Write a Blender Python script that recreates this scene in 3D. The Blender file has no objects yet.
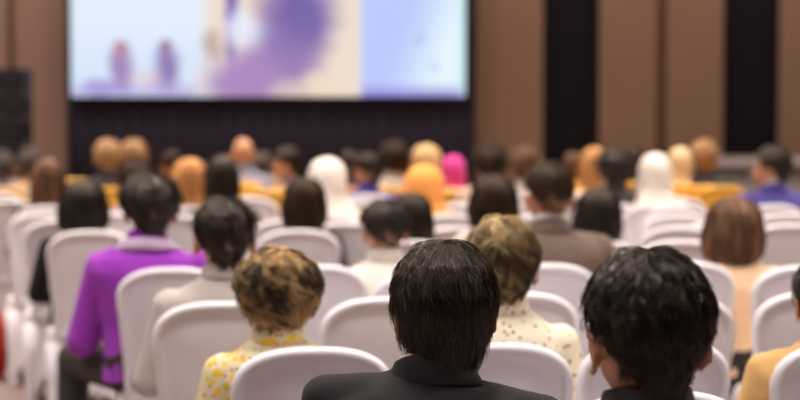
import bpy, bmesh, math, random
import numpy as np
from mathutils import Vector, Matrix, noise
random.seed(7); rng = np.random.default_rng(7)
C = bpy.context.scene.collection
R = math.radians; PI = math.pi

# ------------------------------------------------------------ camera
FPX = 85.0 / 36.0 * 800.0
TH = math.atan(98.0 / FPX)
CAMZ = 1.49
cam_d = bpy.data.cameras.new('camera'); cam = bpy.data.objects.new('camera', cam_d); C.objects.link(cam)
cam.location = (0, 0, CAMZ); cam.rotation_euler = (PI/2 - TH, 0, 0)
cam_d.lens = 85; cam_d.sensor_width = 36; cam_d.clip_start = 0.05; cam_d.clip_end = 80
cam_d.dof.use_dof = True; cam_d.dof.focus_distance = 3.42; cam_d.dof.aperture_fstop = 3.0
bpy.context.scene.camera = cam
def at(x, y, d):
    a = (x-400)/FPX; b = (200-y)/FPX
    v = Vector((a, math.cos(TH)+b*math.sin(TH), -math.sin(TH)+b*math.cos(TH)))
    return Vector((0, 0, CAMZ)) + v * (d / v.y)

# ------------------------------------------------------------ helpers
def tag(o, label=None, cat=None, group=None, kind=None):
    if label: o['label'] = label
    if cat: o['category'] = cat
    if group: o['group'] = group
    if kind: o['kind'] = kind
    return o
def empty(name, loc, rz=0.0, s=1.0):
    o = bpy.data.objects.new(name, None); C.objects.link(o); o.location = loc
    o.rotation_euler = (0, 0, rz); o.scale = (s, s, s); o.empty_display_size = .1
    return o
def link(name, me, parent=None, mat=None, loc=None, rot=None, scale=None):
    o = bpy.data.objects.new(name, me); C.objects.link(o)
    if parent: o.parent = parent
    if mat is not None:
        if not me.materials: me.materials.append(mat)
        o.material_slots[0].link = 'OBJECT'; o.material_slots[0].material = mat
    if loc is not None: o.location = loc
    if rot is not None: o.rotation_euler = rot
    if scale is not None: o.scale = scale
    return o
def mesh_from(bm, name, smooth=True):
    me = bpy.data.meshes.new(name); bm.normal_update(); bm.to_mesh(me); bm.free()
    if smooth: me.polygons.foreach_set('use_smooth', [True]*len(me.polygons))
    return me
def add_box(bm, x0, x1, y0, y1, z0, z1, bev=0):
    r = bmesh.ops.create_cube(bm, size=1)
    for v in r['verts']:
        v.co = Vector((x0+(v.co.x+.5)*(x1-x0), y0+(v.co.y+.5)*(y1-y0), z0+(v.co.z+.5)*(z1-z0)))
    if bev:
        es = list({e for v in r['verts'] for e in v.link_edges})
        bmesh.ops.bevel(bm, geom=es, offset=bev, segments=2, affect='EDGES', profile=.5)
def add_rings(bm, rings, cap=True, closed=True):
    vr = [[bm.verts.new(p) for p in r] for r in rings]
    n = len(vr[0])
    for a, b in zip(vr[:-1], vr[1:]):
        for i in range(n if closed else n-1):
            j = (i+1) % n
            bm.faces.new((a[i], a[j], b[j], b[i]))
    if cap:
        bm.faces.new(list(reversed(vr[0]))); bm.faces.new(vr[-1])
    return vr
def add_loft(bm, secs, n=28, p=2.0):
    """secs: (cx,cy,cz,rx,ry) horizontal superellipse sections"""
    rings = []
    for cx, cy, cz, rx, ry in secs:
        ring = []
        for i in range(n):
            t = 2*PI*i/n; c, s = math.cos(t), math.sin(t)
            ring.append((cx+rx*math.copysign(abs(c)**(2/p), c), cy+ry*math.copysign(abs(s)**(2/p), s), cz))
        rings.append(ring)
    add_rings(bm, rings)
def add_caps(bm, p0, p1, r0, r1, n=14):
    p0 = Vector(p0); p1 = Vector(p1); d = (p1-p0); L = d.length; d.normalize()
    q = d.to_track_quat('Z', 'Y').to_matrix()
    rings = []
    for k in range(1, 5):
        a = -PI/2+PI/2*k/4.5; rings.append((r0*math.sin(a), r0*math.cos(a)))
    for k in range(0, 5):
        a = PI/2*k/4.5; rings.append((L+r1*math.sin(a), r1*math.cos(a)))
    rr = [[p0+q@Vector((r*math.cos(2*PI*i/n), r*math.sin(2*PI*i/n), z)) for i in range(n)] for z, r in rings]
    add_rings(bm, rr)
def add_ell(bm, c, r, rot=None, seg=20):
    m = Matrix.Translation(c) @ (rot.to_4x4() if rot else Matrix.Identity(4)) @ Matrix.Diagonal((r[0], r[1], r[2], 1))
    bmesh.ops.create_uvsphere(bm, u_segments=seg, v_segments=seg//2+2, radius=1, matrix=m)
def remesh(bm, name, voxel, smooth=4):
    me = mesh_from(bm, 'tmp')
    o = bpy.data.objects.new('tmp', me); C.objects.link(o)
    m = o.modifiers.new('r', 'REMESH'); m.mode = 'VOXEL'; m.voxel_size = voxel
    if smooth:
        s = o.modifiers.new('s', 'SMOOTH'); s.factor = .5; s.iterations = smooth
    dg = bpy.context.evaluated_depsgraph_get(); dg.update()
    out = bpy.data.meshes.new_from_object(o.evaluated_get(dg)); out.name = name
    bpy.data.objects.remove(o); bpy.data.meshes.remove(me)
    out.polygons.foreach_set('use_smooth', [True]*len(out.polygons))
    out.materials.clear()
    return out

# ------------------------------------------------------------ materials
def srgb(c):
    return tuple(((v/255)/12.92 if v/255 <= .04045 else ((v/255+.055)/1.055)**2.4) for v in c[:3]) + (1,)
_m = {}
def mat(name, col, rough=.7, spec=.3, noise_amt=.08, nscale=40, bump=0, bscale=200, sss=0, sheen=0, metal=0):
    key = (name,)
    if key in _m: return _m[key]
    m = bpy.data.materials.new(name); m.use_nodes = True; nt = m.node_tree; n = nt.nodes; l = nt.links
    b = n['Principled BSDF']; b.inputs['Roughness'].default_value = rough; b.inputs['Metallic'].default_value = metal
    b.inputs['Specular IOR Level'].default_value = spec
    tc = n.new('ShaderNodeTexCoord'); nz = n.new('ShaderNodeTexNoise'); nz.inputs['Scale'].default_value = nscale
    nz.inputs['Detail'].default_value = 4
    l.new(tc.outputs['Object'], nz.inputs['Vector'])
    mx = n.new('ShaderNodeMix'); mx.data_type = 'RGBA'
    c = srgb(col)
    mx.inputs[6].default_value = tuple(min(1, v*(1-noise_amt)) for v in c[:3])+(1,)
    mx.inputs[7].default_value = tuple(min(1, v*(1+noise_amt)) for v in c[:3])+(1,)
    l.new(nz.outputs['Fac'], mx.inputs[0]); l.new(mx.outputs[2], b.inputs['Base Color'])
    if sss:
        b.inputs['Subsurface Weight'].default_value = sss; b.inputs['Subsurface Radius'].default_value = (.01, .004, .002)
        b.inputs['Subsurface Scale'].default_value = 1.0
    if sheen: b.inputs['Sheen Weight'].default_value = sheen
    if bump:
        n2 = n.new('ShaderNodeTexNoise'); n2.inputs['Scale'].default_value = bscale; n2.inputs['Detail'].default_value = 3
        l.new(tc.outputs['Object'], n2.inputs['Vector'])
        bp = n.new('ShaderNodeBump'); bp.inputs['Strength'].default_value = bump; bp.inputs['Distance'].default_value = .01
        l.new(n2.outputs['Fac'], bp.inputs['Height']); l.new(bp.outputs['Normal'], b.inputs['Normal'])
    _m[key] = m
    return m
def pattern_mat(name, base, spots, scale, thr=.28, rough=.7):
    m = bpy.data.materials.new(name); m.use_nodes = True; nt = m.node_tree; n = nt.nodes; l = nt.links
    b = n['Principled BSDF']; b.inputs['Roughness'].default_value = rough; b.inputs['Specular IOR Level'].default_value = .2
    tc = n.new('ShaderNodeTexCoord'); prev = None
    for k, (col, sc, th) in enumerate(spots):
        v = n.new('ShaderNodeTexVoronoi'); v.inputs['Scale'].default_value = scale*sc
        mp = n.new('ShaderNodeMapping'); mp.inputs['Location'].default_value = (k*3.7, k*1.3, k*2.1)
        nz = n.new('ShaderNodeTexNoise'); nz.inputs['Scale'].default_value = 30
        ad = n.new('ShaderNodeVectorMath'); ad.operation = 'MULTIPLY_ADD'; ad.inputs[1].default_value = (.02, .02, .02)
        l.new(tc.outputs['Object'], nz.inputs['Vector']); l.new(nz.outputs['Color'], ad.inputs[0]); l.new(tc.outputs['Object'], ad.inputs[2])
        l.new(ad.outputs[0], mp.inputs['Vector']); l.new(mp.outputs[0], v.inputs['Vector'])
        cp = n.new('ShaderNodeMapRange'); cp.inputs['From Min'].default_value = th; cp.inputs['From Max'].default_value = th-.06
        l.new(v.outputs['Distance'], cp.inputs['Value'])
        mx = n.new('ShaderNodeMix'); mx.data_type = 'RGBA'; mx.inputs[7].default_value = srgb(col)
        if prev is None: mx.inputs[6].default_value = srgb(base)
        else: l.new(prev, mx.inputs[6])
        l.new(cp.outputs[0], mx.inputs[0]); prev = mx.outputs[2]
    l.new(prev, b.inputs['Base Color'])
    return m
def hair_mat(name, dark, light, rough=.38, spec=.5):
    if name in _m: return _m[name]
    m = bpy.data.materials.new(name); m.use_nodes = True; nt = m.node_tree; n = nt.nodes; l = nt.links
    b = n['Principled BSDF']; b.inputs['Roughness'].default_value = rough; b.inputs['Specular IOR Level'].default_value = spec
    b.inputs['Specular Tint'].default_value = (1, .84, .7, 1)
    at_ = n.new('ShaderNodeAttribute'); at_.attribute_name = 'tone'
    mx = n.new('ShaderNodeMix'); mx.data_type = 'RGBA'; mx.inputs[6].default_value = srgb(dark); mx.inputs[7].default_value = srgb(light)
    l.new(at_.outputs['Fac'], mx.inputs[0]); l.new(mx.outputs[2], b.inputs['Base Color'])
    _m[name] = m
    return m

SKIN = mat('skin_warm', (205, 150, 115), rough=.5, spec=.35, noise_amt=.06, nscale=25, sss=.25)
SKIN2 = mat('skin_tan', (190, 132, 98), rough=.5, spec=.35, noise_amt=.06, nscale=25, sss=.25)
EYE = mat('eye_white', (225, 220, 215), rough=.2)
IRIS = mat('iris_dark', (40, 25, 18), rough=.2)
LIP = mat('lip', (165, 95, 85), rough=.45)
DARKTR = mat('trousers_dark', (50, 46, 42), bump=.2)
SHOE = mat('shoe_black', (22, 20, 20), rough=.35)
COVER = mat('chair_cover_white', (228, 222, 226), rough=.62, spec=.25, noise_amt=.03, nscale=12, bump=.05, bscale=350, sheen=.1)
GOLD = mat('chair_cover_gold', (238, 182, 62), rough=.42, spec=.5, noise_amt=.12, nscale=14, bump=.1, bscale=60)
METAL = mat('dark_metal', (40, 40, 42), rough=.4, metal=.8)

# ------------------------------------------------------------ setting
WY = 20.0
def box_obj(name, x0, x1, y0, y1, z0, z1, m, parent=None, bev=0):
    bm = bmesh.new(); add_box(bm, x0, x1, y0, y1, z0, z1, bev)
    return link(name, mesh_from(bm, name, False), parent, m)
CARPET = mat('carpet', (134, 117, 112), rough=.95, spec=.1, noise_amt=.35, nscale=2.2, bump=.3, bscale=300)
WALLB = mat('wall_black', (24, 17, 22), rough=.8, spec=.15)
BROWN = mat('wall_brown_fabric', (139, 108, 88), rough=.85, spec=.15, noise_amt=.05, nscale=3, bump=.1, bscale=150)
BROWN2 = mat('wall_brown_joint', (94, 68, 54), rough=.85, spec=.15)
BROWNL = mat('wall_brown_fabric_lit', (160, 128, 115), rough=.85, spec=.15, noise_amt=.05, nscale=3, bump=.1, bscale=150)  # same brown fabric, with the pinkish light on it put into the colour
BLACKD = mat('black_drape', (58, 54, 66), rough=.9, spec=.1)
CEIL = mat('ceiling_paint', (215, 208, 202), rough=.9)
WALLS = mat('side_wall_paint', (172, 162, 160), rough=.9)
tag(box_obj('floor', -9, 9, -5, WY+.2, -.1, 0, CARPET), kind='structure')
tag(box_obj('ceiling', -9, 9, -5, WY+.2, 5.6, 5.7, CEIL), kind='structure')
tag(box_obj('wall_front', -9, 9, WY, WY+.2, 0, 5.6, WALLB), kind='structure')
tag(box_obj('wall_left', -9.2, -9, -5, WY+.2, 0, 5.6, WALLS), kind='structure')
tag(box_obj('wall_right', 9, 9.2, -5, WY+.2, 0, 5.6, WALLS), kind='structure')
tag(box_obj('wall_back', -9, 9, -5.2, -5, 0, 5.6, WALLS), kind='structure')
def X(px, d=WY): return (px-400)/FPX*d
trims = [(-230, -110, BROWNL), (-95, 11, BROWNL), (17, 69, BROWNL), (475, 542, BROWN), (598, 655, BROWN), (665, 721, BROWN), (777, 850, BROWN), (856, 930, BROWN), (1000, 1120, BROWN)]
for k, (a, b, m) in enumerate(trims):
    tag(box_obj('trim_%d' % (k+1), X(a), X(b), WY-.10, WY, 0, 5.6, m, bev=.012), kind='structure')
for k, (a, b) in enumerate([(655, 665), (11, 17)]):
    tag(box_obj('trim_%d' % (len(trims)+k+1), X(a), X(b), WY-.06, WY, 0, 5.6, BROWN2), kind='structure')

# black masking drape with soft folds around the screen
bm = bmesh.new()
nx = 160; x0, x1 = X(69, WY-.25), X(474, WY-.25)
rf = []; 
for z in (0.0, 1.5, 3.0, 4.6):
    rf.append([(x0+(x1-x0)*i/nx, WY-.25+.018*math.sin(i*.9), z) for i in range(nx+1)])
rb = [[(p[0], p[1]+.03, p[2]) for p in r] for r in rf]
rings = [rf[k]+list(reversed(rb[k])) for k in range(4)]
add_rings(bm, rings)
dr = link('black_stage_drape', mesh_from(bm, 'drape'), None, BLACKD)
tag(dr, 'tall black drape hanging behind and below the projection screen', 'drape')

# projection screen
sc = empty('projection_screen', (0, WY-.36, 0))
tag(sc, 'large bright projection screen showing blurred seated figures and purple shapes', 'screen')
sx0, sx1 = X(72, WY-.36), X(465, WY-.36); sz0 = at(0, 96.5, WY-.36).z; sz1 = sz0+(sx1-sx0)*9/16
bm = bmesh.new(); nx, nz = 240, 136
cl = bm.loops.layers.float_color.new('pic')
def lerp(a, b, t): return [a[i]+(b[i]-a[i])*t for i in range(3)]
def sm(x, a, b):
    t = max(0, min(1, (x-a)/(b-a))); return t*t*(3-2*t)
def pic(px, py):
    # px,py in photograph-like picture units; only the lower part was in shot, the rest continues it
    c = [214, 230, 250]
    c = lerp(c, [232, 240, 253], sm(py, 70, 20)*.6)
    c = lerp(c, [205, 212, 245], sm(py, 78, 100)*.8)
    def blob(x, y, rx, ry, col, k=1, e=.5):
        nonlocal c
        ux = px+5*noise.noise(Vector((px*.05, py*.05, x*.1))); uy = py+5*noise.noise(Vector((px*.05+9, py*.05, y*.1)))
        d = math.hypot((ux-x)/rx, (uy-y)/ry)
        c = lerp(c, col, k*(1-sm(d, e, 1.3)))
    blob(105, 90, 30, 10, [165, 150, 215], .9); blob(165, 92, 34, 9, [190, 180, 225], .8)
    blob(121, 70, 14, 24, [160, 135, 185], 1, .3); blob(120, 50, 6, 8, [180, 130, 150], 1); blob(168, 48, 6, 8, [160, 120, 150], 1)
    blob(168, 70, 14, 24, [140, 118, 178], 1, .3); blob(145, 80, 18, 8, [225, 195, 205], .6)
    # middle picture panel (200..362) beige
    t = sm(px, 196, 216)*(1-sm(px, 359, 365)); c = lerp(c, [236, 220, 205], t)
    if px < 362:
        blob(214, 85, 22, 24, [226, 222, 222], .8); blob(213, 46, 11, 16, [190, 165, 160], .8)
        blob(232, 20, 7, 50, [122, 100, 175], 1); blob(250, 30, 26, 22, [230, 235, 250], .9)
        blob(263, 5, 16, 22, [215, 195, 190], 1)
        blob(300, 16, 40, 44, [112, 92, 165], 1, .3); blob(292, 46, 40, 34, [126, 104, 172], .8, .2); blob(280, 68, 42, 28, [146, 118, 180], .95, .3)
        blob(248, 84, 44, 30, [168, 134, 190], 1, .4); blob(322, 88, 20, 18, [238, 218, 196], .8); blob(290,92,24,12,[215,190,190],.7)
        blob(262, -50, 40, 30, [70, 52, 60], .9); blob(180, -50, 30, 20, [235, 240, 250], .7)
    if px >= 359:
        k = sm(px, 359, 366)
        d = lerp([184, 200, 250], [228, 246, 252], sm(px-(100-py)*.35, 375, 440))
        d = lerp(d, [140, 125, 215], sm(py, 82, 100)*.85)
        d = lerp(d, [190, 230, 235], sm(px, 452, 466)*.6)
        c = lerp(c, d, k)
        blob(422, 40, 5, 8, [150, 175, 225], .5); blob(434, 68, 5, 6, [180, 195, 235], .5)
    return [srgb(c)[0], srgb(c)[1], srgb(c)[2], 1]
vs = [[bm.verts.new((sx0+(sx1-sx0)*i/nx, 0, sz0+(sz1-sz0)*j/nz)) for i in range(nx+1)] for j in range(nz+1)]
for j in range(nz):
    for i in range(nx):
        f = bm.faces.new((vs[j][i], vs[j][i+1], vs[j+1][i+1], vs[j+1][i]))
        for lp, (a, b) in zip(f.loops, ((i, j), (i+1, j), (i+1, j+1), (i, j+1))):
            lp[cl] = pic(70.5+396.5*a/nx, 98.5-223*b/nz)
SCR = bpy.data.materials.new('lit_screen'); SCR.use_nodes = True; nt = SCR.node_tree
b = nt.nodes['Principled BSDF']; b.inputs['Base Color'].default_value = (.02, .02, .02, 1)
va = nt.nodes.new('ShaderNodeVertexColor'); va.layer_name = 'pic'
nt.links.new(va.outputs['Color'], b.inputs['Emission Color']); b.inputs['Emission Strength'].default_value = 1.0
link('picture', mesh_from(bm, 'picture', False), sc, SCR)
bm = bmesh.new(); add_box(bm, sx0-.02, sx1+.06, .01, .06, sz0-.05, sz1+.05, .005)
link('screen_frame', mesh_from(bm, 'screen_frame', False), sc, WALLB)

# stage block at right
STG = mat('stage_cloth', (124, 114, 110), rough=.9, spec=.1, noise_amt=.1, nscale=3)
st = empty('low_stage', (0, 17.2, 0)); tag(st, 'low stage with dark grey pleated skirt along the far right wall', 'stage')
zt = at(740, 163, 17.2).z; xa, xb = X(692, 17.2), 6.6
bm = bmesh.new(); add_box(bm, xa, xb, 0, 2.2, zt-.06, zt, .01); link('deck', mesh_from(bm, 'deck', False), st, STG)
bm = bmesh.new(); n = 200
rr = [[(xa+.03+(xb-xa-.06)*i/n, .04+.02*math.sin(i*1.25), z) for i in range(n+1)]+[(xb-.03, 2.15, z), (xa+.03, 2.15, z)] for z in (0, zt-.06)]
add_rings(bm, rr); link('skirt', mesh_from(bm, 'skirt'), st, STG)

# speaker stack at far left
SPK = mat('speaker_black', (24, 23, 27), rough=.6, spec=.3); GRL = mat('speaker_grille', (36, 34, 40), rough=.7, bump=.4, bscale=500)
def speaker(name, xa, xb, y, z0, z1, nmod, label):
    r = empty(name, ((xa+xb)/2, y, z0)); tag(r, label, 'loudspeaker', 'loudspeakers left of the screen')
    w = (xb-xa)/2; h = (z1-z0)/nmod
    for k in range(nmod):
        bm = bmesh.new(); add_box(bm, -w, w, 0, .45, k*h+.006, (k+1)*h-.006, .012); c_ = link('cabinet', mesh_from(bm, 'cabinet', False), r, SPK)
        bm = bmesh.new(); add_box(bm, -w+.03, w-.03, -.012, .004, k*h+.03, (k+1)*h-.03, .005); link('grille', mesh_from(bm, 'grille', False), c_, GRL)
yS = 18.4; zs = at(10, 68, yS).z
speaker('subwoofer', X(-28, yS), X(26, yS), yS, 0, .62, 1, 'wide black subwoofer cabinet on the floor under the speaker column')
speaker('loudspeaker', X(-26, yS), X(24, yS), yS+.01, .62, zs, 5, 'black column of loudspeaker modules left of the projection screen')

# ------------------------------------------------------------ chair
def outline(inset=0.0, n=20):
    pts = []
    def hw(z):
        if z > .80: return .193*max(0, 1-((z-.80)/.12)**2.6)**(1/2.6)
        t = (.80-z)/.36
        return .193-.026*math.sin(min(1, t)*PI*.5)
    zs = [.44+(.36)*i/10 for i in range(11)]
    right = [(hw(z), z) for z in zs]
    for i in range(1, n+1):
        a = PI/2*i/n
        right.append((.193*math.cos(a)**(2/2.6), .80+.12*math.sin(a)**(2/2.6)))
    pts = right + [(-x, z) for x, z in reversed(right[:-1])]
    if inset:
        out = []; N = len(pts)
        for i, (x, z) in enumerate(pts):
            a = pts[(i-1) % N]; b_ = pts[(i+1) % N]
            if i == 0: a = (pts[0][0]+.0, pts[0][1]-.1)
            if i == N-1: b_ = (pts[-1][0], pts[-1][1]-.1)
            tx, tz = b_[0]-a[0], b_[1]-a[1]; L = math.hypot(tx, tz) or 1
            out.append((x-tz/L*inset, z+tx/L*inset))
        pts = [(x, z if 3 < i < N-4 else pts[i][1]) for i, (x, z) in enumerate(out)]
    return pts
def lean(z, y): return y-.20-(z-.44)*.17
def back_mesh():
    bm = bmesh.new()
    rear = [(0, 0), (.002, -.010), (.008, -.019), (.016, -.022), (.0225, -.0195), (.026, -.012), (.034, -.009), (.05, -.009)]
    front = [(.05, .034), (.034, .028), (.016, .022), (.006, .015), (.001, .006)]
    rings = [[(x, lean(z, y), z) for x, z in outline(i)] for i, y in front] + [[(x, lean(z, y), z) for x, z in outline(i)] for i, y in rear]
    def shrink(r, f, dy):
        c = sum((Vector(p) for p in r), Vector())/len(r)
        return [tuple(c+(Vector(p)-c)*f+Vector((0, dy, 0))) for p in r]
    rings = [shrink(rings[0], .05, .012), shrink(rings[0], .5, .009), shrink(rings[0], .8, .004)]+rings+[shrink(rings[-1], .8, -.003), shrink(rings[-1], .5, -.007), shrink(rings[-1], .05, -.009)]
    add_rings(bm, rings)
    bmesh.ops.recalc_face_normals(bm, faces=bm.faces)
    return mesh_from(bm, 'backrest')
def seat_mesh():
    bm = bmesh.new()
    add_loft(bm, [(0, 0, .405, .196, .205), (0, 0, .40, .205, .214), (0, 0, .42, .210, .218), (0, .0, .455, .205, .214), (0, 0, .475, .19, .20), (0, 0, .48, .15, .16)], 48, 5)
    return mesh_from(bm, 'seat')
def skirt_mesh():
    bm = bmesh.new(); n = 96; rings = []
    for k in range(8):
        t = k/7; ring = []
        for i in range(n):
            a = 2*PI*i/n; c, s = math.cos(a), math.sin(a)
            arch = abs(math.sin(2*a))          # 1 near corners
            zb = .17-.145*arch**1.2
            z = .41+(zb-.41)*t
            f = 1-.05*(1-arch)*math.sin(PI*t)+.03*t*arch
            p = 5
            ring.append((.204*f*math.copysign(abs(c)**(2/p), c), .213*f*math.copysign(abs(s)**(2/p), s), z))
        rings.append(ring)
    inner = [[(x*.97, y*.97, z) for x, y, z in r] for r in reversed(rings)]
    vr = add_rings(bm, rings+inner, cap=False)
    a, b_ = vr[-1], vr[0]
    for i in range(n): bm.faces.new((a[i], a[(i+1) % n], b_[(i+1) % n], b_[i]))
    bmesh.ops.recalc_face_normals(bm, faces=bm.faces)
    return mesh_from(bm, 'skirt')
def leg_mesh():
    bm = bmesh.new()
    add_loft(bm, [(0, 0, 0, .024, .024), (0, 0, .02, .026, .026), (0, 0, .25, .034, .034), (0, 0, .41, .04, .04)], 16, 2.6)
    return mesh_from(bm, 'leg')
ME = {'backrest': back_mesh(), 'seat': seat_mesh(), 'skirt': skirt_mesh(), 'leg': leg_mesh()}
def build_chair(m):
    r = empty('banquet_chair', (0, 0, 0))
    for k in ('backrest', 'seat', 'skirt'): link(k, ME[k], r, m)
    for sx in (-1, 1):
        for sy in (-1, 1): link('leg', ME['leg'], r, m, (sx*.168, sy*.178, 0))
    return r
def copy_tree(o, parent=None):
    c = o.copy(); C.objects.link(c); c.parent = parent
    for ch in o.children: copy_tree(ch, c)
    return c
proto = {}
placed = []
def chair(px, d, label, group='white covered banquet chairs', gold=False, yaw=None, z_y=None):
    """px centre of its top, d distance of its top edge"""
    yw = R(7 if yaw is None else yaw)
    p = at(px, 102+1077/d, d)
    off = .277
    loc = (p.x-math.sin(yw)*off, d+math.cos(yw)*off, 0)
    key = gold
    if key not in proto: o = proto[key] = build_chair(GOLD if gold else COVER)
    else: o = copy_tree(proto[key])
    o.location = loc; o.rotation_euler = (0, 0, yw)
    o.scale = (1, 1, random.uniform(.992, 1.008))
    tag(o, label, 'chair', group)
    placed.append((px, d))
    return o

# ------------------------------------------------------------ people
HC = Vector((0, 0, 1.125))          # head centre
def head_rot(hy, ht, hp=0): return Matrix.Rotation(R(hy), 3, 'Z') @ Matrix.Rotation(R(ht), 3, 'Y') @ Matrix.Rotation(R(hp), 3, 'X')
def rig(v):
    w = v.get('w', 1.0); dl, dr_ = v.get('dl', 0), v.get('dr', 0)
    P = {}
    for s, nm, dz in ((-1, 'l', dl), (1, 'r', dr_)):
        sh = Vector((s*.168*w, .005, .915+dz)); el = Vector((s*.235*w, .02, .68)); wr = Vector((s*.13, .24, .63))
        hip = Vector((s*.09, .03, .54)); kn = Vector((s*.12, .44, .53)); an = Vector((s*.12, .43, .10))
        if v.get('lean') and s < 0:
            el = Vector((-.25, .06, .62)); wr = Vector((-.24, .30, .625)); kn = Vector((-.28, .40, .53)); an = Vector((-.30, .34, .10))
        P[nm] = (sh, el, wr, hip, kn, an)
    return P
def torso_secs(v, e=0.0):
    w = v.get('w', 1.0); sx = v.get('shift', 0)
    return [(0, .0, .50, .165+e, .13+e), (0, .0, .58, .16+e, .125+e), (sx*.3, .0, .70, .142*w+e, .105+e), (sx*.7, .0, .82, .158*w+e, .11+e),
            (sx, -.002, .90, .178*w+e, .105+e), (sx, -.002, .945, .162*w+e, .09+e), (sx, 0, .972, .125*w+e, .075+e),
            (sx, 0, .995, .085+e*.8, .065+e*.6), (sx*.45, .002, 1.012, .062+e*.5, .058+e*.4)]
def body_mesh(v):
    bm = bmesh.new(); P = rig(v)
    add_loft(bm, torso_secs(v))
    add_caps(bm, (v.get('shift', 0)*.8, .0, .97), (0, .005, 1.07), .056, .052, 20)
    for nm in 'lr':
        sh, el, wr, hip, kn, an = P[nm]; s = -1 if nm == 'l' else 1
        add_caps(bm, sh, el, .05, .038); add_caps(bm, el, wr, .038, .025)
        add_caps(bm, hip, kn, .082, .055); add_caps(bm, kn, an, .053, .034)
        add_caps(bm, an+Vector((0, 0, -.045)), an+Vector((0, .14, -.055)), .035, .026)
        # hand resting on the thigh
        d = Vector((-s*.25 if not (v.get('lean') and s < 0) else 0, 1, -.12)).normalized(); side = Vector((d.y, -d.x, 0)).normalized()
        pc = wr+d*.055
        rot = Matrix((side, d, Vector((0, 0, 1)))).transposed()
        add_ell(bm, pc, (.036, .05, .015), rot)
        for k, (o_, L) in enumerate(((-.027, .058), (-.009, .07), (.009, .074), (.027, .066))):
            ln = L if s > 0 else L
            b0 = pc+d*.035+side*o_*(1 if s > 0 else 1); b1 = b0+d*ln*.5+Vector((0, 0, .006)); b2 = b1+d*ln*.45+Vector((0, 0, -.018))
            add_caps(bm, b0, b1, .0088, .008, 8); add_caps(bm, b1, b2, .008, .0068, 8)
        t0 = pc-side*s*.025-d*.02; t1 = t0-side*s*.028+d*.03; t2 = t1+d*.028-side*s*.004
        add_caps(bm, t0, t1, .0105, .009, 8); add_caps(bm, t1, t2, .009, .0075, 8)
    # head, built about its own centre then turned
    hb = bmesh.new()
    add_ell(hb, (0, -.008, .015), (.076, .094, .098)); add_ell(hb, (0, .03, -.03), (.064, .062, .075)); add_ell(hb, (0, .055, -.085), (.032, .03, .026))
    add_ell(hb, (0, .0, -.055), (.06, .06, .05))
    add_caps(hb, (0, .092, -.005), (0, .112, -.036), .008, .013, 10)
    for s in (-1, 1):
        add_ell(hb, (s*.013, .104, -.04), (.009, .009, .008), seg=10)
        add_caps(hb, (s*.014, .089, .018), (s*.045, .078, .018), .009, .008, 8)
        add_ell(hb, (s*.045, .062, -.03), (.022, .02, .02), seg=12)
        # ear: helix rim, bowl and lobe
        E = Vector((s*.079, -.004, -.022)); rim = []
        for k in range(9):
            a = R(-70+k*32); rim.append(E+Vector((s*(.006+.010*(1 if 0 < k < 7 else .3)), -.017*math.cos(a)*(1 if k < 8 else .8)-.004, .029*math.sin(a)*1.0)))
        for a_, b_ in zip(rim[:-1], rim[1:]): add_caps(hb, a_, b_, .0042, .0042, 8)
        add_ell(hb, E+Vector((s*.004, 0, -.002)), (.008, .014, .025), Matrix.Rotation(s*R(-18), 3, 'Z'), seg=12)
        add_ell(hb, E+Vector((s*.008, .003, -.031)), (.006, .008, .009), seg=10)
    add_caps(hb, (-.02, .088, -.066), (.02, .088, -.066), .007, .007, 8); add_caps(hb, (-.016, .087, -.076), (.016, .087, -.076), .007, .007, 8)
    M = Matrix.Translation(HC) @ head_rot(v.get('hy', 0), v.get('ht', 0), v.get('hp', 0)).to_4x4()
    hb.transform(M); tmp = mesh_from(hb, 'h'); bm.from_mesh(tmp); bpy.data.meshes.remove(tmp)
    return remesh(bm, 'body', .006, 3)
def top_mesh(v, kind):
    bm = bmesh.new(); P = rig(v); e = .012 if kind != 'jacket' else .02
    add_loft(bm, torso_secs(v, e), 36)
    for nm in 'lr':
        sh, el, wr, hip, kn, an = P[nm]; s = -1 if nm == 'l' else 1
        r = .058 if kind != 'jacket' else .064
        if kind == 'jacket':
            add_caps(bm, (v.get('shift', 0)+s*.05, -.01, .958), sh+Vector((s*.012+v.get('shift', 0)*.6, -.005, .022)), .052, .046)
        if kind == 'polo':
            m_ = sh.lerp(el, .88 if v.get('lean') and s < 0 else .75); add_caps(bm, sh, m_, r, .060)
            add_caps(bm, m_, m_+(el-sh)*.03, .063, .064)
        else:
            add_caps(bm, sh, el, r, .05); add_caps(bm, el, wr-(wr-el)*.04, .05, .036)
    me = remesh(bm, 'top', .009, 4)
    # soft folds
    n = len(me.vertices); co = np.empty(n*3); me.vertices.foreach_get('co', co); co = co.reshape(-1, 3)
    no = np.empty(n*3); me.vertices.foreach_get('normal', no) if False else None
    k = .0035
    for i in range(n):
        x, y, z = co[i]
        q = noise.noise(Vector((x*14+3, y*10, z*9+x*10)))*k + noise.noise(Vector((x*35, y*25, z*30)))*k*.35
        co[i, 1] += q if y > 0 else -q
        co[i, 2] += q*.5
    me.vertices.foreach_set('co', co.ravel()); me.update()
    return me
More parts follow.
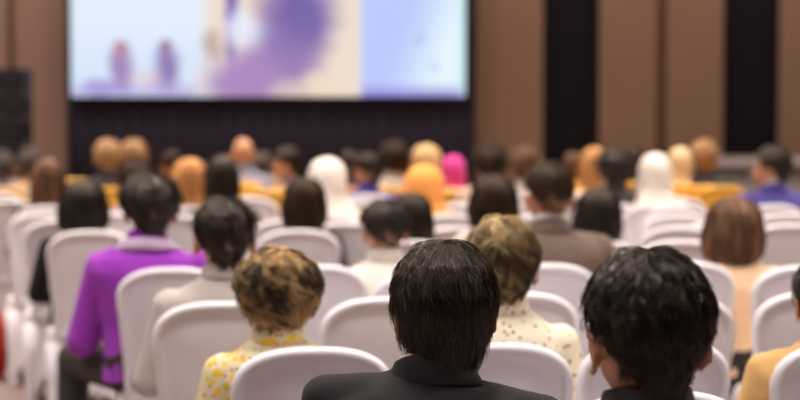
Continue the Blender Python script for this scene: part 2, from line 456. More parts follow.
def collar_mesh(v, kind):
    bm = bmesh.new(); n = 40; sx = v.get('shift', 0)
    def ring(r0x, r0y, z, tilt, cy=0): return [(sx*.45+r0x*math.cos(2*PI*i/n), cy+r0y*math.sin(2*PI*i/n), z-tilt*math.sin(2*PI*i/n)) for i in range(n)]
    if kind == 'jacket':
        R_ = [ring(.098, .082, .978, .016), ring(.090, .080, .992, .018), ring(.078, .074, 1.012, .022), ring(.072, .068, 1.024, .024), ring(.067, .063, 1.026, .024), ring(.064, .060, 1.018, .024), ring(.07, .055, .97, .02)]
    else:
        R_ = [ring(.078, .075, .992, .012), ring(.074, .072, 1.012, .014), ring(.069, .067, 1.034, .016), ring(.066, .064, 1.042, .016), ring(.0625, .060, 1.038, .016), ring(.06, .057, .99, .012)]
    add_rings(bm, R_); bmesh.ops.recalc_face_normals(bm, faces=bm.faces)
    return mesh_from(bm, 'collar')
def inner_collar_mesh(v):
    bm = bmesh.new(); n = 40; sx = v.get('shift', 0)
    def ring(r0x, r0y, z, tilt): return [(sx*.4+r0x*math.cos(2*PI*i/n), r0y*math.sin(2*PI*i/n), z-tilt*math.sin(2*PI*i/n)) for i in range(n)]
    add_rings(bm, [ring(.066, .060, .99, .02), ring(.066, .0625, 1.044+v.get('ic', 0), .022), ring(.064, .060, 1.049+v.get('ic', 0), .022), ring(.060, .056, 1.044+v.get('ic', 0), .022), ring(.06, .055, .99, .02)])
    bmesh.ops.recalc_face_normals(bm, faces=bm.faces)
    return mesh_from(bm, 'inner_collar')
def stripe_mesh(v):
    bm = bmesh.new(); n = 40; sx = v.get('shift', 0)
    def ring(a, b_, z, tilt): return [(sx*.6+a*math.cos(2*PI*i/n), b_*math.sin(2*PI*i/n)-.004, z-tilt*math.sin(2*PI*i/n)) for i in range(n)]
    add_rings(bm, [ring(.112, .088, .972, .014), ring(.120, .092, .970, .014), ring(.124, .094, .983, .014), ring(.100, .088, 1.0, .016), ring(.086, .082, 1.012, .016), ring(.08, .07, 1.0, .016), ring(.08, .07, .972, .01)])
    bmesh.ops.recalc_face_normals(bm, faces=bm.faces)
    return mesh_from(bm, 'collar_stripe')
def trousers_mesh(v):
    bm = bmesh.new(); P = rig(v)
    add_loft(bm, [(0, 0, .475, .15, .12), (0, 0, .50, .175, .142), (0, 0, .60, .172, .137), (0, 0, .66, .16, .125)])
    for nm in 'lr':
        sh, el, wr, hip, kn, an = P[nm]
        add_caps(bm, hip, kn, .094, .068); add_caps(bm, kn, an+Vector((0, 0, .02)), .067, .052)
    return remesh(bm, 'trousers', .010, 4)
def shoe_mesh():
    bm = bmesh.new(); add_ell(bm, (0, 0, .045), (.045, .06, .045)); add_ell(bm, (0, .09, .032), (.046, .09, .034)); add_box(bm, -.036, .036, -.045, .15, .0, .02, .008)
    return remesh(bm, 'shoe', .007, 2)

# hair ----------------------------------------------------------------
# profile: z below hair top, half width, half depth at rear
HP = {
 'fade': [(0, .002, .002), (.003, .022, .023), (.012, .045, .049), (.03, .069, .075), (.048, .082, .090), (.072, .0905, .100), (.096, .0915, .104), (.126, .086, .099), (.15, .074, .088), (.172, .062, .078), (.185, .05, .068)],
 'short': [(0, .002, .002), (.002, .018, .018), (.010, .039, .041), (.02, .054, .058), (.043, .077, .084), (.067, .089, .098), (.098, .095, .106), (.13, .0925, .104), (.152, .085, .096), (.175, .077, .087), (.2, .067, .077), (.222, .055, .069), (.235, .044, .063)],
 'crop': [(0, .002, .002), (.003, .022, .023), (.012, .045, .049), (.03, .070, .076), (.048, .084, .091), (.072, .0945, .101), (.096, .096, .106), (.126, .092, .103), (.15, .081, .094), (.174, .069, .084), (.198, .056, .074), (.216, .046, .066)],
 'curly': [(0, .002, .002), (.004, .027, .028), (.012, .046, .049), (.035, .080, .086), (.065, .096, .102), (.09, .101, .109), (.12, .097, .106), (.15, .087, .098), (.18, .073, .086), (.205, .058, .072), (.22, .046, .062)],
 'bob': [(0, .002, .002), (.004, .027, .028), (.012, .045, .050), (.03, .069, .076), (.06, .088, .096), (.1, .098, .107), (.15, .107, .110), (.2, .106, .1), (.235, .098, .092), (.25, .08, .08)],
 'long': [(0, .002, .002), (.004, .027, .028), (.012, .045, .050), (.03, .069, .076), (.06, .086, .096), (.1, .093, .106), (.16, .097, .108), (.22, .097, .108), (.30, .1, .122), (.36, .098, .13), (.42, .08, .132), (.44, .05, .13)],
 'hijab': [(0, .002, .002), (.004, .028, .028), (.012, .047, .050), (.03, .072, .078), (.06, .091, .098), (.1, .102, .108), (.16, .1, .105), (.2, .096, .098), (.24, .110, .103), (.28, .15, .115), (.32, .185, .125), (.37, .2, .13), (.40, .2, .13)],
}
def zlimit(kind, a):
    """a: 0 = rear, pi = front. returns depth below top where the hair ends"""
    a = abs(a); L = HP[kind][-1][0]
    d = math.degrees(a)
    def seg(pts):
        for (a0, v0), (a1, v1) in zip(pts[:-1], pts[1:]):
            if d <= a1: return v0+(v1-v0)*(d-a0)/(a1-a0)
        return pts[-1][1]
    if kind == 'short': return seg([(0, L), (45, L-.01), (62, .19), (78, .155), (92, .150), (105, .14), (118, .11), (140, .07), (180, .06)])
    if kind == 'crop': return seg([(0, L), (35, L-.01), (55, .18), (68, .145), (80, .118), (95, .115), (104, .14), (112, .10), (140, .06), (180, .052)])
    if kind == 'fade': return seg([(0, L), (30, L-.01), (50, .15), (68, .12), (80, .10), (100, .10), (112, .09), (140, .06), (180, .052)])
    if kind == 'curly': return seg([(0, L), (50, L-.01), (70, .17), (95, .15), (118, .12), (140, .07), (180, .06)])
    if kind == 'hijab': return seg([(0, L), (118, L), (124, .14), (150, .06), (180, .048)])
    return seg([(0, L), (95, L), (118, L-.03), (128, .12), (145, .06), (180, .055)])
def envelope(kind, a, dep, grow=0):
    pr = HP[kind]
    for (z0, w0, d0), (z1, w1, d1) in zip(pr[:-1], pr[1:]):
        if dep <= z1 or (z1, w1, d1) == pr[-1]:
            t = max(0, min(1, (dep-z0)/(z1-z0))); w = w0+(w1-w0)*t; d = d0+(d1-d0)*t; break
    s, c = math.sin(a), math.cos(a)
    dd = d if c > 0 else min(d, .1)*.98 if dep < .22 else min(d, .1)*.8
    return ((w+grow)*s, -(dd+grow)*c-.004, .128-dep)
def arc_table(kind):
    pr = HP[kind]; L = [0]
    for (z0, w0, d0), (z1, w1, d1) in zip(pr[:-1], pr[1:]): L.append(L[-1]+math.hypot(z1-z0, (w1-w0+d1-d0)/2))
    return L
def dep_at(kind, s, tab):
    """s in metres of arc from the crown"""
    pr = HP[kind]
    for k in range(len(tab)-1):
        if s <= tab[k+1]:
            t = (s-tab[k])/(tab[k+1]-tab[k]); return pr[k][0]+(pr[k+1][0]-pr[k][0])*t
    return pr[-1][0]
def s_at(kind, dep, tab):
    pr = HP[kind]
    for k in range(len(tab)-1):
        if dep <= pr[k+1][0]:
            return tab[k]+(tab[k+1]-tab[k])*(dep-pr[k][0])/(pr[k+1][0]-pr[k][0])
    return tab[-1]
def cap_mesh(kind, lump=.003, seed=0, grow=0.0):
    bm = bmesh.new(); tab = arc_table(kind); nA, nS = 72, 34; rings = []
    for j in range(nS+1):
        ring = []
        for i in range(nA):
            a = -PI+2*PI*i/nA; smax = s_at(kind, zlimit(kind, a), tab)
            dep = dep_at(kind, smax*(j/nS)**1.0, tab)
            p = Vector(envelope(kind, a, dep, grow))
            if lump:
                q = noise.noise(Vector((p.x*30+seed, p.y*30, p.z*14)))*lump+noise.noise(Vector((p.x*80, p.y*80+seed, p.z*30)))*lump*.4
                if kind == 'long' or kind == 'bob': q += lump*.8*math.sin(a*23+seed)*min(1, j/10)
                p += Vector((p.x, p.y, 0 if j > 4 else .05)).normalized()*q
            ring.append(p)
        rings.append(ring)
    last = rings[-1]
    rings.append([Vector((p.x*.9, p.y*.9, p.z-.003)) for p in last])
    rings.append([Vector((p.x*.72, p.y*.72, p.z+.006)) for p in last])
    vr = add_rings(bm, rings, cap=False)
    bm.faces.new(list(reversed(vr[0])))
    r = vr[-1]; c = bm.verts.new(sum((v.co for v in r), Vector())/len(r)+Vector((0, 0, .03)))
    for i in range(len(r)): bm.faces.new((r[i], r[(i+1) % len(r)], c))
    bmesh.ops.recalc_face_normals(bm, faces=bm.faces)
    return bm
def hair_mesh(kind, clumps, per, length, curl=0.0, rad=.0005, seed=1, steps=9, spread=.006, swirl=.25, lift=.004, tip=.3, stone=(.0, 1.), grow=-.004, lump=.003, wild=.0, bim=0, wisps=0):
    """cap plus combed strands in one mesh with a per-strand 'tone'"""
    rg = np.random.default_rng(seed)
    bm = cap_mesh(kind, lump, seed, grow)
    tmp = mesh_from(bm, 'cap'); nv = len(tmp.vertices); co = np.empty(nv*3); tmp.vertices.foreach_get('co', co)
    V = [co.reshape(-1, 3)]; faces = [tuple(p.vertices) for p in tmp.polygons]; tone = [np.full(nv, .12)]
    bpy.data.meshes.remove(tmp)
    tab = arc_table(kind); base = nv; F3 = []; sides = 3
    per0, rad0 = per, rad
    for ci in range(clumps+wisps):
        wsp = ci >= clumps; per = 3 if wsp else per0; rad = rad0*1.15 if wsp else rad0
        a0 = rg.uniform(-PI, PI) if rg.random() < .35 else rg.normal(0, 1.15)
        a0 = (a0+PI) % (2*PI)-PI
        smax = s_at(kind, zlimit(kind, a0), tab)
        s0 = smax*rg.uniform(0, .93)**.85; Lc = length*rg.uniform(.7, 1.3)
        sw = swirl*rg.normal()+swirl*.6; lft = lift*rg.uniform(-.5, 1.6); tn = rg.random()**3.2
        if bim: tn = min(1, max(0, .48+(.26 if s0 < .07 else -.36)+1.9*noise.noise(Vector((math.sin(a0)*6.5+seed, math.cos(a0)*6.5, s0*7)))+rg.normal()*bim*.3))
        ph = rg.uniform(0, 6.28); cr = curl*rg.uniform(.5, 1.4)
        if wsp: lft = lift+rg.uniform(.001, .006); tn = rg.uniform(.4, 1); sw *= .8; Lc *= .8; spread_ = .004
        else: spread_ = spread
        for k in range(per):
            rr = spread_*math.sqrt(rg.random()); th = rg.uniform(0, 6.28); da, ds = rr*math.cos(th), rr*math.sin(th)
            L = Lc*rg.uniform(.75, 1.1); out = rg.uniform(-.0015, .0025)
            w0 = wild*rg.normal(); w1 = wild*rg.normal()
            pts = []
            for q in range(steps):
                u = q/(steps-1); s = s0+ds+L*u
                close = 1-.75*u
                over = max(0, s-smax)
                sc_ = max(.0, min(s, smax)); dep = dep_at(kind, sc_, tab)
                e0 = envelope(kind, a0, dep); rloc = max(.02, math.hypot(e0[0], e0[1]))
                a = a0+(da*close)/rloc*1.6+sw*u*u*min(1, .06/rloc)+w0*u
                g = -.004*min(1, (s0+L*u)/.06)+ (lft+out)*math.sin(min(1, u*1.15)*PI*.6)+.004*u*(1 if u < .8 else .4)+w1*.03*u
                p = Vector(envelope(kind, a, dep, g+grow+.004))
                p.z += max(0, g)*max(0, 1-dep/.04)
                if over > 0:
                    if kind == 'crop' and abs(a0) > .7: over *= .25
                    p.z -= over*.9; p.x *= 1-over*1.5; p.y += over*.35 if abs(a0) < 1.3 else 0
                if cr:
                    w_ = u*9+ph+s*60
                    p += Vector((math.cos(w_)*cr, math.sin(w_*1.1)*cr*.8, math.sin(w_)*cr))*u**.5
                pts.append(p)
            P = np.array(pts); T = np.gradient(P, axis=0); T /= (np.linalg.norm(T, axis=1)[:, None]+1e-9)
            N = np.cross(T, [.3, .2, .93]); N /= (np.linalg.norm(N, axis=1)[:, None]+1e-9); B = np.cross(T, N)
            r = rad*np.linspace(1, tip, steps)[:, None]
            ring = [P+r*(N*math.cos(2*PI*i/sides)+B*math.sin(2*PI*i/sides)) for i in range(sides)]
            V.append(np.stack(ring, 1).reshape(-1, 3)); tone.append(np.full(steps*sides, min(1, max(0, tn+rg.uniform(-.15, .15)))))
            F3.append(base); base += steps*sides
    V = np.concatenate(V); tone = np.concatenate(tone).astype(np.float32)
    patt = []
    for q in range(steps-1):
        for i in range(sides):
            j = (i+1) % sides; patt.append((q*sides+i, q*sides+j, (q+1)*sides+j, (q+1)*sides+i))
    patt = np.array(patt); quads = (np.array(F3)[:, None, None]+patt[None]).reshape(-1, 4) if F3 else np.zeros((0, 4), int)
    me = bpy.data.meshes.new('hair')
    lv = [i for f in faces for i in f]; lens = [len(f) for f in faces]
    loops = np.concatenate([np.array(lv, dtype=np.int32), quads.ravel().astype(np.int32)])
    tot = np.concatenate([np.array(lens, dtype=np.int32), np.full(len(quads), 4, dtype=np.int32)])
    start = np.concatenate([[0], np.cumsum(tot)[:-1]]).astype(np.int32)
    me.vertices.add(len(V)); me.vertices.foreach_set('co', V.ravel())
    me.loops.add(len(loops)); me.loops.foreach_set('vertex_index', loops)
    me.polygons.add(len(tot)); me.polygons.foreach_set('loop_start', start); me.polygons.foreach_set('loop_total', tot)
    me.polygons.foreach_set('use_smooth', [True]*len(tot))
    at_ = me.attributes.new('tone', 'FLOAT', 'POINT'); at_.data.foreach_set('value', tone)
    me.update(calc_edges=True); me.validate()
    return me
def scarf_mesh():
    bm = cap_mesh('hijab', .005, 3, 0)
    return mesh_from(bm, 'hijab')

HAIR = {}
def get_hair(spec):
    if spec in HAIR: return HAIR[spec]
    k = spec
    if k == 'hero': me = hair_mesh('short', 900, 13, .08, rad=.0008, seed=11, steps=10, spread=.008, swirl=.35, lift=.004, grow=-.004, wild=.06, lump=.004, wisps=260)
    elif k == 'crop_hero': me = hair_mesh('crop', 560, 12, .05, rad=.0009, seed=12, steps=8, spread=.009, swirl=.3, lift=.004, grow=-.003, wild=.025, lump=.002, wisps=120)
    elif k == 'curly_hero': me = hair_mesh('curly', 420, 14, .055, curl=.0025, rad=.0007, seed=13, steps=10, spread=.006, swirl=.7, lift=.008, grow=-.006, wild=.05, bim=.45)
    elif k == 'curly_hero2': me = hair_mesh('curly', 420, 12, .065, curl=.0025, rad=.0007, seed=23, steps=10, spread=.006, swirl=.8, lift=.008, grow=-.006, wild=.04, bim=.3)
    elif k == 'short_mid': me = hair_mesh('short', 260, 8, .06, rad=.0009, seed=14, steps=7, spread=.010, swirl=.3, lift=.006, grow=-.004)
    elif k == 'crop_mid': me = hair_mesh('crop', 260, 8, .05, rad=.0009, seed=15, steps=7, spread=.010, swirl=.3, lift=.008, grow=-.004)
    elif k == 'fade': me = hair_mesh('fade', 260, 8, .045, rad=.0009, seed=19, steps=7, spread=.010, swirl=.3, lift=.004, grow=-.003)
    elif k == 'bob': me = hair_mesh('bob', 300, 9, .13, rad=.0013, seed=16, steps=8, spread=.010, swirl=.25, lift=.008, grow=-.005, lump=.007, wild=.05)
    elif k == 'long': me = hair_mesh('long', 300, 8, .2, rad=.0014, seed=17, steps=9, spread=.012, swirl=.25, lift=.008, grow=-.005, lump=.007, wild=.05)
    elif k == 'hijab': me = scarf_mesh()
    HAIR[k] = me
    return me
_cache = {}
def cached(fn, v, *a):
    key = (fn.__name__, tuple(sorted((k, x) for k, x in v.items())), a)
    if key not in _cache: _cache[key] = fn(v, *a)
    return _cache[key]
SHOEM = shoe_mesh()
bm = bmesh.new(); add_ell(bm, (0, 0, 0), (.011, .008, .006), seg=12); EYEM = mesh_from(bm, 'eye')
bm = bmesh.new(); add_ell(bm, (0, 0, 0), (.0045, .003, .0045), seg=10); IRISM = mesh_from(bm, 'iris')
M_ = dict(w=1.0); F_ = dict(w=.88)
def person(px, ytop, d, hair, hm, top, tm, label, v=None, yaw=9, wpx=None, skin=SKIN, own=True, group=None, cm=None, name='seated_person', bodydx=0, cl=None, trm=DARKTR, chair_gold=None, smin=.88):
    v = dict(v or M_)
    p = at(px, ytop, d); s = min(1.08, max(smin, p.z/1.253))
    yw = R(yaw)
    r = empty(name, (p.x, d, 0), yw, s)
    if abs(p.z/1.253-s) > .002: r.scale = (s, s, p.z/1.253)
    tag(r, label, 'person', group or 'seated audience')
    b = link('body', cached(body_mesh, v), r, skin)
    hr = head_rot(v.get('hy', 0), v.get('ht', 0), v.get('hp', 0)); eul = hr.to_euler()
    for sx in (-1, 1):
        e = link('eye', EYEM, r, EYE, HC+hr@Vector((sx*.031, .083, .003)), eul)
        link('iris', IRISM, e, IRIS, (0, .0065, 0))
    kx = 1.0
    if wpx: kx = max(.85, min(1.15, wpx*d/FPX/s/.195))
    if hair: 
        h = link('hijab' if hair == 'hijab' else 'hair', get_hair(hair), r, hm, HC, eul, (kx, 1.0, 1.0))
    t = link({'jacket': 'jacket', 'polo': 'polo_shirt', 'shirt': 'shirt'}[top], cached(top_mesh, v, top), r, tm)
    if hair not in ('hijab',):
        link('collar', cached(collar_mesh, v, 'jacket' if top == 'jacket' else 'shirt'), t, cm or tm)
        if top == 'polo': link('collar_stripe', cached(stripe_mesh, v), t, LILAC)
        if top == 'jacket': link('shirt_collar', cached(inner_collar_mesh, v), r, COLW)
    link('trousers', cached(trousers_mesh, v), r, trm)
    P = rig(v)
    for nm in 'lr': link('shoe', SHOEM, r, SHOE, (P[nm][5].x, P[nm][5].y, 0))
    if own:
        g = chair_gold if chair_gold is not None else d > 12.2
        chair(px+bodydx, d-.19, cl or ('%s chair seating the %s' % ('gold' if g else 'white', ' '.join(label.split()[:12]))), 
              group='gold covered banquet chairs' if g else 'white covered banquet chairs', gold=g, yaw=yaw-2)
    return r
COLW = mat('shirt_white', (235, 230, 225), rough=.7)
BLK = hair_mat('hair_black', (7, 5, 5), (74, 58, 48), rough=.30, spec=.75)  # the lighter strand tone paints highlights into the black hair
BLK2 = hair_mat('hair_black_soft', (18, 15, 14), (84, 70, 62), rough=.38, spec=.7)
DKB = hair_mat('hair_dark_brown', (36, 24, 18), (98, 70, 52), rough=.45)
BRN = hair_mat('hair_brown', (88, 60, 44), (186, 140, 106), rough=.45)
ORB = hair_mat('hair_copper_blond', (205, 142, 82), (253, 206, 142), rough=.45)
BLD = hair_mat('hair_streaked_blond', (28, 19, 14), (222, 180, 126), rough=.42)
GLD = hair_mat('hair_golden', (70, 52, 33), (212, 182, 130), rough=.42)
TAN = hair_mat('hair_sandy_lit', (180, 138, 98), (250, 212, 162), rough=.5)  # warm backlight on the far heads is put into this hair colour
GRY = hair_mat('hair_grey', (70, 62, 58), (160, 146, 138), rough=.5)
def fab(name, col, **k): return mat(name, col, rough=.8, spec=.15, noise_amt=.07, nscale=20, bump=.15, bscale=400, sheen=.1, **k)
SUITB = fab('suit_black', (44, 40, 41)); SUITG = fab('suit_taupe', (114, 96, 86)); PURP = fab('polo_purple', (156, 60, 182)); LILAC = fab('collar_lilac', (205, 180, 205))
WHT = fab('cotton_white', (236, 226, 214)); LGREY = fab('cotton_grey', (190, 178, 172)); TANJ = fab('jacket_camel', (212, 168, 108)); PEACH = fab('blouse_peach', (240, 200, 160))
DGR = fab('cloth_charcoal', (62, 56, 58)); BLKC = fab('cloth_black', (26, 23, 25)); NAVY = fab('jacket_violet_blue', (78, 70, 140)); SAGE = fab('jacket_sage', (178, 174, 162))
PINK = fab('scarf_magenta', (214, 70, 150)); ORNG = fab('scarf_orange', (245, 165, 85)); CREAM = fab('scarf_cream', (225, 195, 155)); WSC = fab('scarf_white', (240, 230, 220)); TSC = fab('scarf_tan', (215, 175, 125))
BEIGE = fab('cloth_beige', (200, 175, 150)); MAUVE = fab('cloth_mauve', (150, 125, 130)); ORC = fab('scarf_apricot', (238, 180, 105)); BLUEG = fab('cloth_bluegrey', (150, 150, 170))
FLOR = pattern_mat('floral_print', (228, 212, 176), [((238, 200, 70), 1, .42), ((205, 110, 120), 1.2, .22), ((110, 140, 90), 1.5, .2)], 32)
DOTS = pattern_mat('dotted_print', (238, 226, 200), [((150, 105, 70), 1, .24), ((200, 165, 120), .7, .2)], 42)

P1V = dict(ic=-.016, w=1.09, shift=-.046, dl=.022, dr=-.018, hy=3, ht=0)
person(444, 240, 3.47, 'hero', BLK, 'jacket', SUITB, 'person with short straight black hair in a black suit jacket, in focus at front centre', P1V, yaw=5, wpx=107, cl='white covered banquet chair under the black suited person at front centre')
P2V = dict(w=1.0, hy=6)
person(648, 249, 2.85, 'crop_hero', BLK, 'shirt', DGR, 'person with thick black cropped hair and bare ears, nearest at the right', P2V, yaw=9, wpx=128, skin=SKIN, cl='white covered banquet chair under the nearest black-haired person at right')
P3V = dict(w=.9, hy=-4, shift=.0, ht=3)
person(278, 249, 4.62, 'curly_hero', BLD, 'shirt', FLOR, 'person with streaked blond curly hair in a yellow floral blouse', P3V, yaw=10, wpx=84, own=False)
P4V = dict(w=.9, hy=12)
person(502, 217, 4.75, 'curly_hero2', GLD, 'shirt', DOTS, 'person with golden brown wavy hair in a cream dotted blouse', P4V, yaw=0, wpx=70, own=False, bodydx=10)
person(224, 197, 5.62, 'crop_mid', BLK, 'shirt', LGREY, 'person with short black hair in a pale grey shirt, left of centre', dict(w=1.0, hy=4), yaw=9, wpx=62, own=False)
person(150, 173, 6.72, 'crop_mid', BLK2, 'polo', PURP, 'person in a bright purple polo shirt with pale striped collar, left arm out', dict(w=1.06, lean=1, shift=-.03, hy=4), yaw=9, wpx=66, own=False)
person(828, 255, 4.66, 'short_mid', BLK, 'jacket', TANJ, 'person in a camel jacket cut off by the right edge', dict(w=1.02, hy=0), yaw=6, own=False)
person(733, 197, 6.9, 'bob', BRN, 'shirt', PEACH, 'person with shoulder-length brown hair in a loose peach blouse', dict(w=1.0, hy=2), yaw=9, wpx=62, own=False)
person(385, 199, 6.95, 'fade', BLK2, 'shirt', WHT, 'person with dark short hair in a bright white shirt, left of centre front', dict(w=1.0, hy=4), yaw=9, wpx=56, own=False)
person(549, 161, 7.0, 'fade', DKB, 'jacket', SUITG, 'person with short dark hair in a taupe suit and white shirt collar', dict(w=1.12, hy=2, dl=.01), yaw=9, wpx=52, skin=SKIN2, own=False)
person(598, 187, 7.9, 'bob', BLK2, 'shirt', SAGE, 'person with dark bobbed hair in a pale sage top, beside the taupe suit', F_, yaw=9, wpx=42)
person(412, 192, 8.05, 'bob', BLK2, 'shirt', LGREY, 'person with dark bobbed hair directly behind the white-shirted one', F_, wpx=38)
person(83, 180, 8.6, 'bob', BLK2, 'shirt', BLKC, 'person with black bobbed hair and black long-sleeved top at left', dict(w=1.0), wpx=48, own=False)
person(304, 177, 8.7, 'bob', DKB, 'shirt', DGR, 'person with dark brown bobbed hair in front of the white hijab', F_, wpx=40, own=False)
person(493, 175, 8.6, 'bob', DKB, 'shirt', BEIGE, 'person with full dark brown hair in the middle, left of the taupe suit', F_, wpx=46, own=True)
person(327, 157, 9.8, 'hijab', WSC, 'shirt', LGREY, 'person in a smooth white hijab in the left-centre middle rows', F_, wpx=38)
person(424, 165, 9.8, 'hijab', ORNG, 'shirt', ORNG, 'person in a glowing orange hijab at centre', F_, wpx=42)
person(222, 155, 9.8, 'long', BLK2, 'shirt', DGR, 'person with long black hair beside the copper-haired one', F_, wpx=34)
person(190, 158, 10.6, 'long', ORB, 'shirt', BEIGE, 'person with long copper-blond hair behind the purple polo', F_, wpx=38)
person(135, 158, 10.0, 'short_mid', DKB, 'shirt', MAUVE, 'person with dark brown hair just behind the purple polo, in mauve', M_, wpx=38)
person(48, 158, 10.7, 'long', BRN, 'shirt', DGR, 'person with long brown hair at far left, seen behind the white chairs', F_, wpx=34)
person(655, 153, 10.8, 'hijab', WSC, 'shirt', WHT, 'person in a white hijab and white top right of centre', F_, wpx=32)
person(614, 147, 10.8, 'short_mid', BLK2, 'jacket', DGR, 'person with thick charcoal hair right of the long copper hair', M_, wpx=36)
person(772, 146, 10.6, 'crop_mid', BLK2, 'jacket', NAVY, 'person in a violet-blue jacket turning their head left, at right', dict(w=1.1, hy=55, shift=.03), yaw=8, wpx=34, skin=SKIN2)
person(490, 143, 11.8, 'short_mid', DKB, 'shirt', BEIGE, 'person with greyish brown hair before the brown wall panel', M_, wpx=38)
person(526, 145, 11.8, 'short_mid', BRN, 'shirt', LGREY, 'person with light brown hair beside the edge of the black wall panel', M_, wpx=36)
person(368, 152, 11.8, 'crop_mid', BLK2, 'shirt', NAVY, 'person with dark hair and violet-blue shirt beside the white hijab', dict(w=1.0, hy=40), wpx=24, skin=SKIN2)
person(594, 147, 12.1, 'long', ORB, 'shirt', ORC, 'person with long copper hair in an apricot top right of the black panel', F_, wpx=28)
person(350, 150, 12.9, 'crop_mid', DKB, 'shirt', NAVY, 'person with dark hair peeking over the right of the white hijab', M_, wpx=24)
person(395, 140, 12.8, 'short_mid', DKB, 'shirt', LGREY, 'person with dark grey-brown hair left of the tan headscarf', M_, wpx=32)
person(426, 144, 12.8, 'hijab', TSC, 'shirt', TSC, 'person in a tan headscarf right behind the orange hijab', F_, wpx=30)
person(453, 155, 12.8, 'hijab', PINK, 'shirt', PINK, 'person in a small magenta pink headscarf at centre', F_, wpx=24)
person(680, 147, 13.2, 'hijab', CREAM, 'shirt', DGR, 'person in a cream headscarf between white hijab and short sandy-lit hair', F_, wpx=24)
person(704, 139, 13.2, 'short_mid', TAN, 'jacket', DGR, 'person with short sandy-lit hair and dark jacket by the low stage', M_, wpx=28)
person(30, 147, 13.7, 'short_mid', GRY, 'shirt', MAUVE, 'person with grey hair near the left edge beside the speaker column', M_, wpx=26)
person(3, 150, 12.9, 'short_mid', GRY, 'shirt', BLUEG, 'person with grey hair cut by the left edge', M_, wpx=22)
person(108, 139, 12.9, 'crop_mid', TAN, 'shirt', DGR, 'person with sandy-lit hair, left one of the sandy-lit pair under the screen', M_, wpx=28)
person(135, 139, 13.7, 'crop_mid', TAN, 'shirt', MAUVE, 'person with sandy-lit hair, right one of the sandy-lit pair under the screen', dict(w=1.0, hy=0, ht=-12), wpx=26)
person(172, 150, 13.7, 'crop_mid', DKB, 'shirt', BEIGE, 'person with dark brown hair just above the copper-blond long hair', dict(w=1.0, hy=40), wpx=24, skin=SKIN2)
person(243, 136, 13.7, None, None, 'shirt', BLUEG, 'person with a bald head and pale blue-grey shirt under the screen', M_, wpx=26)
person(263, 152, 14.7, 'short_mid', GRY, 'shirt', DGR, 'person with grey hair right of the bald head', M_, wpx=22)
person(288, 146, 12.9, 'crop_mid', BLK2, 'shirt', MAUVE, 'person with dark hair turning to show their cheek, between bald head and hijab', dict(w=1.0, hy=70), wpx=28, skin=SKIN)
person(574, 152, 13.7, 'crop_mid', BRN, 'shirt', ORC, 'person with small brown-haired head before the black wall panel', F_, wpx=18)
person(634, 147, 13.8, 'short_mid', BLK2, 'jacket', BLKC, 'person with black hair beside the white hijab at right', M_, wpx=20)

# ------------------------------------------------------------ chairs in view
W = 'white covered banquet chairs'
for px, d, lb in [
 (658, 3.76, 'white chair back showing only its top edge right below the nearest black hair'),
 (313, 4.42, 'large white chair in front of the yellow floral blouse'),
 (495, 4.44, 'white chair in front of the cream dotted blouse'),
 (655, 4.56, 'white chair mostly hidden behind the nearest black-haired head'),
 (850, 4.50, 'white chair at the right edge in front of the camel jacket'),
 (220, 5.38, 'wide white chair in front of the pale grey shirt at left'),
 (386, 5.52, 'empty white chair between floral blouse and the black suit'),
 (517, 5.68, 'white chair just right of the golden wavy hair, nearer one'),
 (673, 5.50, 'white chair right of the nearest black hair, middle of three stacked edges'),
 (816, 5.66, 'empty white chair at right edge behind the camel jacket'),
 (172, 6.55, 'white chair in front of the purple polo shirt'),
 (314, 6.60, 'empty white chair just behind the streaked blond curly hair'),
 (428, 6.35, 'white chair half hidden between white shirt and black suit hair'),
 (545, 6.60, 'white chair in front of the taupe suit'),
 (684, 6.70, 'white chair with rounded top left of the peach blouse'),
 (806, 6.62, 'white chair at right edge in front of the peach blouse'),
 (680, 7.70, 'nearest chair of the receding column right of the taupe suit'),
 (679, 8.72, 'second chair of the receding column right of the taupe suit'),
 (678, 9.60, 'third chair of the receding column right of the taupe suit'),
 (678, 10.3, 'fourth chair of the receding column right of the taupe suit'),
 (677, 11.3, 'farthest white chair of the receding column right of the taupe suit'),
 (298, 8.45, 'empty white chair with wide arched top above the curly blond hair'),
 (289, 9.30, 'white chair behind the arched one, before the dark brown bob, left'),
 (345, 8.9, 'white chair right of the dark brown bob'),
 (346, 10.8, 'white chair below the white hijab'),
 (90, 8.38, 'white chair in front of the black-sleeved person at left'),
 (64, 9.10, 'white chair second in the slanting left aisle line'),
 (44, 9.75, 'white chair third in the slanting left aisle line'),
 (14, 10.9, 'white chair at the left edge, fourth in the slanting aisle line'),
 (-6, 11.8, 'white chair cut by the left edge, last of the aisle line'),
 (182, 9.5, 'white chair right of the purple collar, nearer one'),
 (186, 10.9, 'white chair right of the purple collar, farther one'),
 (122, 9.7, 'white chair left of the purple collar'),
 (247, 11.2, 'white chair above the arched empty chair, farther left'),
 (450, 10.6, 'white chair under the orange hijab, farthest of three'),
 (447, 9.6, 'white chair under the orange hijab, second of three'),
 (455, 8.7, 'white chair under the orange hijab, nearest of three'),
 (522, 10.4, 'white chair left of the taupe suit neck, farther one'),
 (524, 9.5, 'white chair left of the taupe suit neck, nearer one'),
 (788, 8.7, 'nearest chair of the column under the violet-blue jacket'),
 (786, 9.6, 'second chair of the column under the violet-blue jacket'),
 (722, 9.2, 'white chair left of the shoulder-length brown hair'),
 ]: chair(px, d, lb, W)
G = 'gold covered banquet chairs'
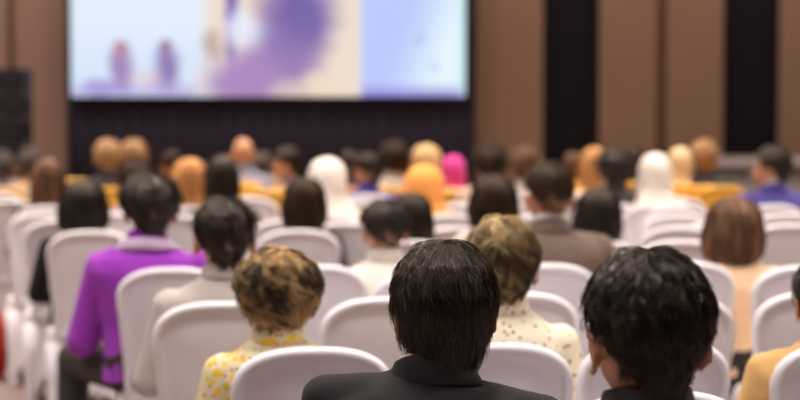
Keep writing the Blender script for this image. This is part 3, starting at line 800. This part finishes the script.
for px, d, lb in [
 (721, 12.9, 'bright gold chair standing alone right of the white column'),
 (662, 12.2, 'gold chair just behind the white column below the white hijab'),
 (266, 12.4, 'gold chair below the bald head'),
 (250, 13.1, 'gold chair left below the bald head'),
 (14, 13.9, 'gold chair near the left edge beside the grey-haired head'),
 (74, 14.2, 'gold chair between long brown hair and sandy-lit pair'),
 (466, 12.6, 'gold chair below the magenta headscarf'),
 (380, 12.7, 'gold chair below the violet-blue shirt near the white hijab'),
 ]: chair(px, d, lb, G, gold=True)

# red bag at the far left aisle
RED = mat('bag_red', (190, 40, 28), rough=.6)
bm = bmesh.new(); add_loft(bm, [(0, 0, .0, .13, .07), (0, 0, .05, .15, .085), (0, 0, .25, .14, .08), (0, 0, .33, .12, .05)], 24, 3)
bg = empty('tote_bag', (at(-26, 300, 10.1).x, 10.1, 0), 0, 1.15); tag(bg, 'red bag standing in the aisle at the left edge', 'bag')
link('bag_body', remesh(bm, 'bag', .01, 3), bg, RED)
for s in (-1, 1):
    bm = bmesh.new()
    pts = [Vector((.07*math.cos(a), s*.04, .31+.13*math.sin(a))) for a in [PI*i/8 for i in range(9)]]
    for a_, b_ in zip(pts[:-1], pts[1:]): add_caps(bm, a_, b_, .006, .006, 8)
    link('handle', mesh_from(bm, 'handle'), bg, RED)

# ------------------------------------------------------------ light
def area(x, y, z, size, power, col, rot=(0, 0, 0), sy=None, spread=180):
    l = bpy.data.lights.new('lamp', 'AREA'); l.shape = 'RECTANGLE'; l.size = size; l.size_y = sy or size; l.energy = power; l.color = col; l.spread = R(spread)
    o = bpy.data.objects.new('ceiling_or_fill_light', l); C.objects.link(o); o.location = (x, y, z); o.rotation_euler = rot
LC = (1.0, .95, .905)
for x in (-6.5, -3.9, -1.3, 1.3, 3.9, 6.5):  # unseen wall-wash row, added to brighten the front wall
    area(x, 18.0, 5.5, .8, 52, (1.0, .93, .86), rot=(R(22), 0, 0), spread=150)
for y in (3.3, 5.8, 8.3, 10.8, 13.3, 15.8):
    for x in (-6, -3, 0, 3, 6):
        area(x, y, 5.55, .8, 52 if y < 8 else 64, LC if y < 8 else (1, .9, .8), spread=100)
for x in (-5, -1.8, 1.8, 5):  # fill row added behind the camera to lift chair backs and dark suit
    area(x, -1.6, 5.55, .8, 27, (1.0, .93, .97))
w = bpy.data.worlds.new('world'); bpy.context.scene.world = w; w.use_nodes = True
w.node_tree.nodes['Background'].inputs[0].default_value = (.5, .45, .42, 1); w.node_tree.nodes['Background'].inputs[1].default_value = .05
s = bpy.context.scene
s.view_settings.view_transform = 'Standard'; s.view_settings.look = 'None'; s.view_settings.gamma = 1; s.view_settings.use_curve_mapping = False
s.view_settings.exposure = 0.0
try:
    s.cycles.use_denoising = True; s.cycles.max_bounces = 6; s.cycles.diffuse_bounces = 4
except Exception: pass
